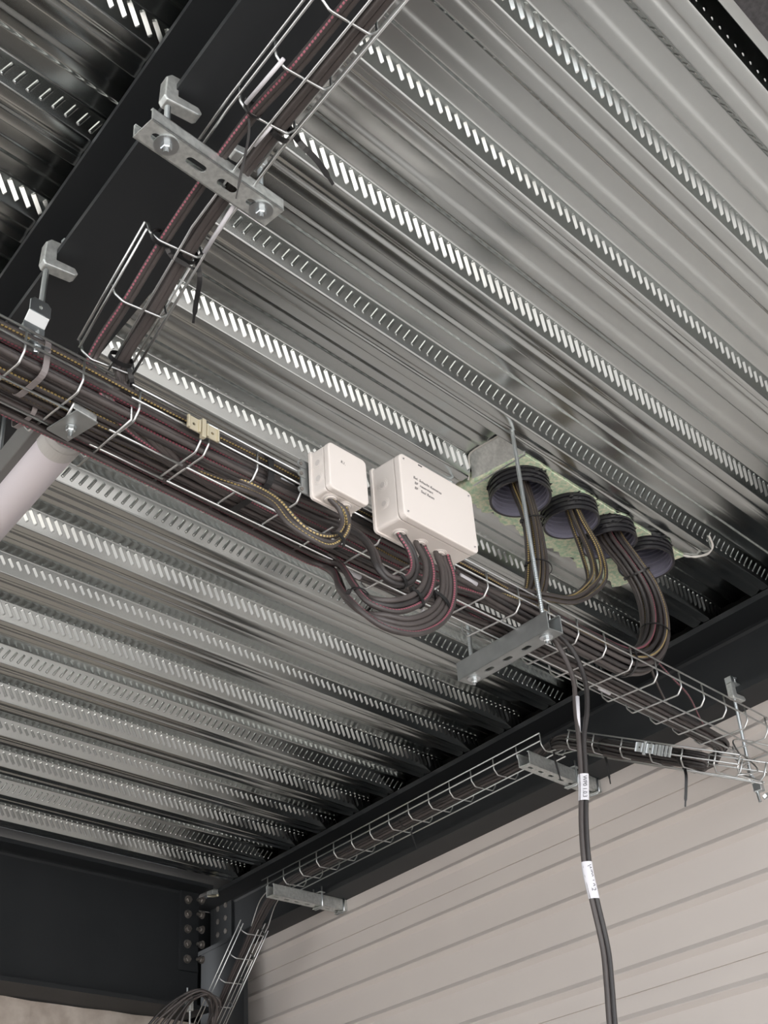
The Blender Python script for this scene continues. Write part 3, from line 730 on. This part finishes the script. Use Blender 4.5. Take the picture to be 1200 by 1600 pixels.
cB = [(1.90, 1.285, 1.268), (1.965, 1.275, 1.277), (2.045, 1.272, 1.298), (2.120, 1.272, 1.345), (2.185, 1.276, 1.41), (2.208, 1.290, 1.49), (2.206, 1.310, 1.58), (2.24, 1.355, 1.74)]
bB = bundle_pts(cB, offB, YV, [(1, 1), (1, 1), (1, 1), (1.3, 1.3), (1.9, 1.6), (2.1, 1.6), (1.5, 1.3), (1, 1)])
for i, (s, pb) in enumerate(zip(gB, bB)):
    k = 'y'
    tr = [(x, 1.283 + .006*i + rng.normal(0, .0015), 1.266 + rng.normal(0, .0015)) for x in XW if x <= 1.8]
    cable(tr + pb, .0046, k, 'yellow-striped dark cable looping from the main tray up into the second black pipe', 'yellow-striped cables into the second pipe')
offC = disc(len(gC), .030)
cC = [(1.90, 1.303, 1.247), (2.05, 1.302, 1.243), (2.18, 1.303, 1.243), (2.29, 1.305, 1.250), (2.375, 1.305, 1.285), (2.440, 1.305, 1.350), (2.468, 1.305, 1.430), (2.455, 1.305, 1.50), (2.420, 1.314, 1.56), (2.395, 1.340, 1.64), (2.39, 1.348, 1.76)]
sqC = [(.75, .75), (.75, .85), (.8, .9), (.85, .95), (.95, .95), (1, 1), (.95, .95), (.85, .85), (.75, .75), (.85, .85), (1, 1)]
bC = bundle_pts(cC, offC, YV, sqC)
for s, pb in zip(gC, bC):
    k = rng2.choice('npnnpny'); cable(tray_run(s[0], s[1], -.6, 1.6) + pb, rng2.uniform(.0050, .0062), k,
        f'{LBL[k]} dark cable of the wide bundle bending up into the third black pipe', f'{LBL[k]} cables of the wide bundle into the third pipe')
# (4) the far-side cables run on to the end, turn back and follow the sloping tray and the wall tray to the corner
nD = 14; offD = disc(nD, .0185)
cD = [(1.92, 1.378, 1.232), (2.10, 1.374, 1.230), (2.32, 1.380, 1.230), (2.58, 1.388, 1.231), (2.80, 1.400, 1.235), (2.895, 1.420, 1.243), (2.925, 1.465, 1.238), (2.895, 1.505, 1.222),
      W(2.535, 1.935, 1.205), W(2.530, 2.135, 1.310), W(2.545, 2.30, 1.400), W(2.590, 2.42, 1.452), W(2.590, 2.56, 1.450), W(2.585, 2.80, 1.449), W(2.580, 3.1, 1.449), W(2.580, 3.4, 1.449), W(2.575, 3.7, 1.449), W(2.57, 3.86, 1.440), W(2.56, 3.96, 1.385), W(2.56, 4.10, 1.265), W(2.56, 4.3, 1.085), W(2.56, 4.5, .90)]
cD[8] = tuple(np.array(W(2.535, 1.880, 1.188)))
sqD = [(1.2, .8)]*5 + [(.9, .9)]*3 + [(1.1, .8)]*14
bD = bundle_pts(cD, offD, nrm(YV*.8+XV*.2), sqD)
for i, pb in enumerate(bD):
    s = gD[i % len(gD)]; k = rng2.choice('nnpn')
    cable(tray_run(s[0], s[1], -.6, 1.6) + pb, rng2.uniform(.0040, .0050), k,
        f'{LBL[k]} dark cable following the trays along the wall beam to the far corner', f'{LBL[k]} cables running on to the far corner')
for s in gD[nD:]:
    k = rng2.choice('npp'); tr = tray_run(s[0], s[1], -.6, 1.6)
    cable(tr + [(1.80, tr[-1][1], tr[-1][2]), (1.95, 1.36, 1.238), (2.12, 1.35, 1.232)], .0046, k,
        f'{LBL[k]} dark cable ending in the main tray just past the wide channel', f'{LBL[k]} cables ending past the wide channel')

# cables of the branch tray: two groups running down the beam into the main tray
def br(off, hh, seed):
    r_ = random.Random(seed); st = [(.36, 1.405), (.62, 1.405), (.87, 1.405), (.975, 1.404), (1.10, 1.396), (1.206, 1.376), (1.32, 1.334), (1.425, 1.294)]
    return [np.array(W(.606 + off(b) + r_.uniform(-.001, .001), b, z + .0085 + hh)) for b, z in st]
def end_pts(x, y, kick): return [(x-.01, y-.05, 1.262), (x+.02+kick, y-.02, 1.250), (x+.12+kick, y+.02, 1.243), (x+.30, y+.04, 1.240)]
nb = 0
for i, (o0, hh, k) in enumerate([(0, 0, 'p'), (.007, .001, 'n'), (.003, .009, 'p')]):
    off = lambda b, o0=o0: .020 + o0 + (.006 if b < .9 else 0) - .008*max(0, (b-1.2))*4
    pts = br(off, hh, i)
    cable(pts + [(.848+.005*i, 1.292, 1.266), (.868+.008*i, 1.292, 1.236), (.905+.012*i, 1.305, 1.2185), (1.00, 1.325+.006*i, 1.2165), (1.16, 1.335+.006*i, 1.2180), (1.4, 1.345+.006*i, 1.224), (1.9, 1.35, 1.235)], .0050, k,
        LBL[k] + ' dark cable at the left of the narrow tray under the upper left beam', 'left ' + LBL[k] + ' cables on the narrow beam tray')
for i, (o0, hh, k) in enumerate([(0, 0, 'n'), (.008, 0, 'n'), (.004, .008, 'p'), (.012, .008, 'n'), (-.004, .007, 'n'), (.008, .015, 'n')]):
    off = lambda b, o0=o0: .060 + o0
    pts = br(off, hh, i+10)
    e_ = [(.925+.004*i, 1.300, 1.262), (.935+.005*i, 1.300, 1.236), (.965+.008*i, 1.312, 1.2190), (1.05+.01*i, 1.325+.004*i, 1.2175), (1.25, 1.33+.004*i, 1.222), (1.8, 1.34, 1.235)] if i % 2 else [(.900, 1.290, 1.270), (.865-.008*i, 1.300, 1.246), (.80-.012*i, 1.318, 1.2250), (.66, 1.335, 1.2190), (.3, 1.345, 1.222)]
    cable(pts + e_, .0056, k, LBL[k] + ' dark cable in the right bundle of the narrow upper left tray', 'right bundle of ' + LBL[k] + ' cables on the narrow beam tray')

# cables of the small box
sb = [((1.273, 1.217), (1.293, 1.213, 1.176), (1.299, 1.213, 1.150), (1.282, 1.214, 1.122), (1.255, 1.216, 1.108), (1.228, 1.222, 1.110), (1.207, 1.230, 1.127), (1.192, 1.250, 1.165), (1.178, 1.285, 1.203), (1.14, 1.305, 1.219), (1.06, 1.315, 1.222), (.9, 1.318, 1.2180), (.4, 1.322, 1.2175), (-.5, 1.322, 1.219)),
      ((1.282, 1.217), (1.303, 1.210, 1.176), (1.309, 1.210, 1.146), (1.290, 1.210, 1.113), (1.258, 1.212, 1.096), (1.226, 1.217, 1.099), (1.200, 1.232, 1.120), (1.186, 1.255, 1.165), (1.168, 1.296, 1.206), (1.12, 1.320, 1.219), (1.04, 1.33, 1.221), (.9, 1.331, 1.2180), (.4, 1.333, 1.2175), (-.5, 1.333, 1.219)),
      ((1.311, 1.217), (1.312, 1.212, 1.166), (1.306, 1.209, 1.138), (1.286, 1.208, 1.108), (1.256, 1.209, 1.086), (1.222, 1.213, 1.088), (1.194, 1.232, 1.114), (1.180, 1.258, 1.162), (1.158, 1.308, 1.206), (1.11, 1.335, 1.219), (1.03, 1.345, 1.221), (.9, 1.347, 1.2180), (.4, 1.345, 1.2175), (-.5, 1.345, 1.219))]
for q, wh in zip(sb, ('inner left', 'outer left', 'right')):
    P = [(q[0][0], q[0][1], 1.205), (q[0][0], q[0][1], 1.192)] + list(q[1:])
    cable(P, .0048, 'y', f'yellow-striped brown cable looping down from the {wh} outlet of the small white box', 'cables of the small white box', step=.008)
# cables of the large box
n = 0
def loopc(path, offs, lab, grp, r=.0052, kinds='pnp'):
    res = bundle_pts(path, offs, YV)
    for i, P in enumerate(res): cable(P, r, kinds[i % len(kinds)], LBL[kinds[i % len(kinds)]] + ' ' + lab, grp + ', ' + LBL[kinds[i % len(kinds)]], step=.008)
loopc([(1.438, 1.209, 1.205), (1.440, 1.208, 1.185), (1.456, 1.203, 1.158), (1.462, 1.202, 1.125), (1.446, 1.202, 1.094), (1.418, 1.203, 1.078), (1.392, 1.207, 1.080), (1.380, 1.213, 1.100), (1.384, 1.226, 1.135), (1.384, 1.246, 1.172), (1.372, 1.276, 1.206), (1.33, 1.298, 1.220), (1.22, 1.302, 1.222), (.7, 1.304, 1.2235), (-.5, 1.30, 1.224)],
      [(0, -.0052), (0, .0052)], 'cable from the left outlet of the large white box, in a short loop', 'cables from the left outlet of the large box', kinds='pn')
loopc([(1.490, 1.209, 1.205), (1.490, 1.208, 1.182), (1.496, 1.200, 1.150), (1.488, 1.193, 1.110), (1.462, 1.188, 1.066), (1.424, 1.187, 1.034), (1.382, 1.192, 1.014), (1.352, 1.206, 1.018), (1.352, 1.236, 1.052), (1.392, 1.290, 1.115), (1.430, 1.340, 1.172), (1.440, 1.372, 1.206), (1.40, 1.385, 1.220), (1.26, 1.383, 1.222), (.7, 1.372, 1.2235), (-.5, 1.37, 1.224)],
      [(0, -.0098), (.001, 0), (0, .0098)], 'cable from the middle outlet of the large white box', 'cables from the middle outlet of the large box', kinds='nnp')
loopc([(1.542, 1.209, 1.205), (1.542, 1.208, 1.182), (1.540, 1.198, 1.140), (1.524, 1.190, 1.090), (1.494, 1.183, 1.045), (1.452, 1.180, 1.008), (1.404, 1.183, .984), (1.362, 1.196, .984), (1.344, 1.226, 1.006), (1.368, 1.284, 1.070), (1.420, 1.345, 1.145), (1.445, 1.388, 1.198), (1.40, 1.402, 1.220), (1.25, 1.398, 1.222), (.7, 1.392, 1.2235), (-.5, 1.395, 1.224)],
      [(0, -.0095), (.001, 0), (0, .0095), (-.004, .018)], 'cable from the right outlet of the large white box, outermost in the loop', 'cables from the right outlet of the large box', kinds='nnnp')

# hanging pair with white labels
hc = [(1.80, 1.31, 1.235), (1.90, 1.30, 1.228), (1.955, 1.285, 1.215), (1.990, 1.262, 1.165), (2.004, 1.252, 1.098), (1.992, 1.250, 1.03), (1.975, 1.25, .965), (1.958, 1.25, .87), (1.935, 1.25, .78), (1.925, 1.25, .70), (1.932, 1.25, .64), (1.942, 1.25, .56), (1.936, 1.25, .50), (1.925, 1.25, .42), (1.92, 1.25, .2), (1.93, 1.24, -.3)]
for i, (o1, lab) in enumerate(((-.0045, 'left cable of the hanging pair with white labels in front of the light wall'), (.0045, 'right cable of the hanging pair with white labels in front of the light wall'))):
    P = [np.array(p_) + nrm((.72, -.69, 0))*o1*(1 if j > 6 else (2.6 if j in (3, 4, 5) else 1.2)) for j, p_ in enumerate(hc)]
    cable(P, .0050, 'n', lab, None)
HP = spline(hc, .005)
def label_sleeve(z0, z1, txt, lab):
    seg = HP[(HP[:, 2] < z1) & (HP[:, 2] > z0)]
    e = nrm((.72, -.69, 0)); f = nrm((-.69, -.72, 0)); V = []; F = []
    for p_ in seg:
        for k in range(14):
            a = 2*math.pi*k/14; V.append(p_ + e*.0102*math.cos(a) + f*.0060*math.sin(a))
    for i in range(len(seg)-1):
        for k in range(14): F.append((i*14+k, i*14+(k+1) % 14, (i+1)*14+(k+1) % 14, (i+1)*14+k))
    t = thing('cable_label', lab, 'label', seg.mean(0))
    MB().add(V, F).build('label_sleeve', M_label, t, smooth=True)
    for j, (s_, u0) in enumerate(txt):
        cu = bpy.data.curves.new('t', 'FONT'); cu.body = s_; cu.size = .011; cu.extrude = .0001
        tmp = bpy.data.objects.new('t', cu); COL.objects.link(tmp); dg = bpy.context.evaluated_depsgraph_get()
        me = bpy.data.meshes.new_from_object(tmp.evaluated_get(dg)); bpy.data.objects.remove(tmp)
        Q = np.zeros(len(me.vertices)*3); me.vertices.foreach_get('co', Q); Q = Q.reshape(-1, 3)
        top = seg[0]; dn = nrm(seg[-1]-seg[0])
        V = [top + dn*(u0 + q_[0]) + e*(q_[1]-.002) + f*(.0066 - .0 + q_[2]) for q_ in Q]
        MB().add(V, [tuple(p_.vertices) for p_ in me.polygons]).build('label_print', M_ink, t)
label_sleeve(.828, .888, [('WP0 1.0.3', .005)], 'upper white label with handwriting wrapped around the hanging cables')
label_sleeve(.640, .712, [('WP0 1.0.2', .006)], 'lower white label with handwriting wrapped around the hanging cables')

tag(MB().tube([(1.990, 1.254, 1.055), (1.974, 1.254, .975)], .0044, 10).build('cable_label', M_label, smooth=True), 'long white marker sleeve on the left hanging cable above the handwritten labels', 'label')
# thin red cables crossing down behind the wide bundle
cable([(2.52, 1.36, 1.36), (2.53, 1.33, 1.30), (2.60, 1.33, 1.27), (2.72, 1.37, 1.245), (2.84, 1.40, 1.235)], .0030, 'p', 'thin pink-striped cable crossing down to the tray behind the wide bundle', None)
cable([(2.46, 1.34, 1.32), (2.50, 1.35, 1.27), (2.58, 1.37, 1.24), (2.70, 1.38, 1.228)], .0030, 'n', 'thin plain cable slanting into the tray behind the wide bundle', None)
# white printed cable markers on cables in the main tray (short sleeves)
for (x, y, z, l) in [(1.60, 1.286, 1.244, .045), (1.70, 1.288, 1.238, .05), (2.30, 1.387, 1.218, .04), (1.23, 1.287, 1.245, .03), (1.48, 1.392, 1.2165, .05), (1.06, 1.29, 1.247, .03), (1.72, 1.405, 1.2165, .035)]:
    tag(MB().tube([(x, y, z), (x+l, y+.001, z-.0005)], .0050, 10).build('cable_label', M_label, smooth=True), 'short white marker sleeve on a cable lying in the main wire tray', 'label', 'white cable markers in the main tray')
MBl = MB().tube([A3(.6115, .868, 1.408), A3(.6085, .955, 1.408)], .0030, 10).build('cable_label', M_label, smooth=True); tag(MBl, 'long white marker sleeve on the left cable of the upper narrow tray', 'label')
MBl = MB().tube([A3(.682, 1.09, 1.396), A3(.686, 1.195, 1.374)], .0034, 10).build('cable_label', M_label, smooth=True); tag(MBl, 'white marker sleeve below the slotted channel on the right bundle of the narrow tray', 'label')
MBl = MB().tube([A3(.654, .965, 1.402), A3(.653, 1.005, 1.402)], .0030, 10).build('cable_label', M_label, smooth=True); tag(MBl, 'short white marker sleeve just above the slotted channel on the right bundle', 'label')

# coil and hanging cables at the lower left corner tray
for i in range(9):
    r_ = random.Random(i); q = r_.uniform; o = i*.011
    P = [W(2.50+q(0,.05), 4.40, .93+q(-.03,.03)), W(2.50+q(0,.04), 4.27+q(-.02,.02), 1.03+q(-.02,.02)), W(2.49+q(-.01,.02), 4.20+q(-.02,.02), 1.105+q(-.012,.015)), W(2.455-o*.4, 4.20+q(-.02,.02), 1.135+q(-.01,.012)), W(2.42-o*.9, 4.24+q(-.01,.02), 1.095+q(-.01,.02)), W(2.40-o*1.6, 4.29+q(-.01,.03), 1.0), W(2.39-o*2.1, 4.33+q(-.02,.04), .80)]
    cable(P, .0046, 'n', 'black cable looping over the corner tray at the bottom left', 'cables looping over the corner tray', step=.01)

# ================================================================== CABLE TIES
def tie(label, c, axis, e1, ra, rb, head_a, tail=None, w=.0042, M=M_black, head=True, th=.0014, ex_=1.0):
    """band around an elliptical bundle; head_a: angle of the lock; tail: points after the head (relative)"""
    c = np.array(c, float); axis = nrm(axis); e1 = nrm(np.asarray(e1, float) - axis*(axis @ np.asarray(e1, float))); e2 = np.cross(axis, e1)
    t = thing('cable_tie', label, 'cable tie', c)
    V = []; F = []; n = 28
    for i in range(n):
        a = 2*math.pi*i/n; cs_, sn_ = math.cos(a), math.sin(a); d_ = e1*math.copysign(abs(cs_)**ex_, cs_)*ra + e2*math.copysign(abs(sn_)**ex_, sn_)*rb; o_ = nrm(d_)*th
        V += [c + d_ - axis*w/2, c + d_ + axis*w/2, c + d_ + o_ + axis*w/2, c + d_ + o_ - axis*w/2]
    for i in range(n):
        j = (i+1) % n
        for k in range(4): F.append((4*i+k, 4*i+(k+1) % 4, 4*j+(k+1) % 4, 4*j+k))
    MB().add(V, F).build('band', M, t, smooth=False)
    hp = c + e1*math.cos(head_a)*(ra+.002) + e2*math.sin(head_a)*(rb+.002); out = nrm(hp-c); tg = np.cross(axis, out)
    if head: MB().box(hp, tg, axis, out, .0042, .0040, .0034).build('tie_head', M, t, bevel=.0008)
    if tail:
        P = spline([hp] + [np.array(q, float) for q in tail], .006); T = np.gradient(P, axis=0)
        V = []; F = []
        for i, p_ in enumerate(P):
            tt = nrm(T[i]); s_ = nrm(np.cross(tt, F_n)); nn = np.cross(s_, tt); ww = w*.5*(1 if i < len(P)-3 else .55)
            V += [p_ - s_*ww - nn*th*.5, p_ + s_*ww - nn*th*.5, p_ + s_*ww + nn*th*.5, p_ - s_*ww + nn*th*.5]
        m_ = len(P)
        for i in range(m_-1):
            for k in range(4): F.append((4*i+k, 4*i+(k+1) % 4, 4*i+4+(k+1) % 4, 4*i+4+k))
        F += [(0, 1, 2, 3), (4*m_-4, 4*m_-3, 4*m_-2, 4*m_-1)]
        MB().add(V, F).build('tie_tail', M, t)
    return t
F_n = np.array([.63, .55, .55])
tie('black cable tie on the left cables above the slotted channel', A3(.624, .962, 1.413), BV, AV, .013, .013, -2.2, [A3(.632, .985, 1.395), A3(.642, 1.02, 1.36), A3(.648, 1.045, 1.33)], w=.0035)
tie('black cable tie above the slotted channel with a long tail over the deck', A3(.676, .972, 1.415), BV, AV, .018, .017, -.7, [A3(.705, .965, 1.398), A3(.735, .972, 1.392), A3(.775, .990, 1.385)], w=.0085)
tie('black cable tie on the left cables below the slotted channel', A3(.622, 1.212, 1.384), BV, AV, .014, .013, -1.2, [A3(.640, 1.218, 1.367), A3(.665, 1.224, 1.366), A3(.69, 1.226, 1.367)], w=.0065)
tie('black cable tie below the slotted channel with a long stiff tail hanging down', A3(.672, 1.222, 1.386), BV, AV, .017, .015, -.9, [A3(.700, 1.232, 1.362), A3(.712, 1.262, 1.345), A3(.724, 1.292, 1.327)], w=.0075)
tie('black cable tie where the left cables drop into the main tray, two tails', A3(.606, 1.432, 1.300), nrm(BV-ZV*.36), AV, .014, .012, -1.5, [A3(.603, 1.452, 1.276), A3(.604, 1.478, 1.262), A3(.607, 1.50, 1.252)], w=.006)
tie('black cable tie at the foot of the right bundle with a curved tail', A3(.662, 1.405, 1.308), nrm(BV-ZV*.36), AV, .019, .015, -1.0, [A3(.690, 1.42, 1.285), A3(.704, 1.447, 1.275), A3(.708, 1.475, 1.262)], w=.0075)
tie('wide black strap around the main tray bundle left of the small box', (1.195, 1.342, 1.2465), XV, YV, .070, .0375, 3.0, None, w=.013, M=M_vel, head=False, ex_=.45)
tie('grey strap around the cables beside the shiny hanger bracket', (.760, 1.318, 1.2465), XV, YV, .040, .0375, -1.6, None, w=.010, M=M_tape, head=False, ex_=.45)
tie('grey strap on the cables at the far left edge of the main tray', (.800, 1.392, 1.2335), XV, YV, .028, .0245, -1.6, None, w=.008, M=M_tape, head=False, ex_=.45)
tie('black tie gathering the cable loop of the small white box', (1.281, 1.212, 1.108), nrm((-.75, 0, -.66)), YV, .0125, .0145, -1.2, None, w=.008)
tie('black tie gathering the short loop of the large white box', (1.425, 1.203, 1.082), nrm((-.8, 0, -.5)), YV, .0075, .0125, .6, None, w=.008)
tie('black tie on the middle outlet cables of the big loop', (1.444, 1.188, 1.049), nrm((-.8, 0, -.6)), YV, .008, .0165, -1.6, None, w=.008)
tie('black tie on the right outlet cables of the big loop', (1.508, 1.186, 1.064), nrm((-.6, 0, -.8)), YV, .008, .020, -1.6, None, w=.008)
tie('black tie with a thick lock at the left end of the big loop', (1.350, 1.232, 1.032), nrm((.45, .55, .7)), YV, .016, .022, 1.2, None, w=.010)
tie('black tie around the cables just below the first pipe', (2.0165, 1.308, 1.505), ZV, YV, .0265, .0265, 1.0, None, w=.004)
tie('thin black tie low on the cables of the first pipe', (1.996, 1.300, 1.375), nrm((.3, 0, 1)), YV, .0275, .0265, 1.0, None, w=.0032)
tie('black tie below the third pipe around the wide bundle', (2.434, 1.307, 1.535), nrm((-.5, 0, .85)), YV, .031, .031, .4, None, w=.005)
tie('black tie at the bend of the wide bundle', (2.449, 1.305, 1.372), nrm((.35, 0, .93)), YV, .037, .037, .4, None, w=.004)
tie('black tie on the wide bundle inside the main tray', (2.285, 1.305, 1.249), nrm((1, 0, .1)), YV, .034, .036, 2.6, None, w=.008)
tie('black cable tie hanging off the cables at the gap between two trays', A3(2.590, 2.43, 1.452), BV, AV, .023, .019, -2.0, [A3(2.58, 2.43, 1.405), A3(2.585, 2.43, 1.375), A3(2.59, 2.43, 1.345)], w=.006)
tie('black cable tie with a straight tail on the sloping tray behind the hanging pair', A3(2.530, 2.19, 1.345), sl, AV, .026, .020, -1.6, [A3(2.525, 2.19, 1.30), A3(2.525, 2.19, 1.27), A3(2.525, 2.19, 1.235)], w=.006)
tie('black cable tie with a long tail pointing down at the right of the sloping tray', A3(2.520, 1.925, 1.208), sl, AV, .027, .022, -1.5, [A3(2.515, 1.93, 1.165), A3(2.51, 1.935, 1.13), A3(2.505, 1.945, 1.085)], w=.0075)
tie('black cable tie in the middle of the wall beam tray', A3(2.580, 3.135, 1.449), BV, AV, .024, .019, -1.2, [A3(2.60, 3.13, 1.41), A3(2.603, 3.125, 1.385), A3(2.606, 3.12, 1.36)], w=.005)
tie('black cable tie at the left end of the wall beam tray', A3(2.577, 3.70, 1.449), BV, AV, .024, .019, -1.6, None, w=.005)
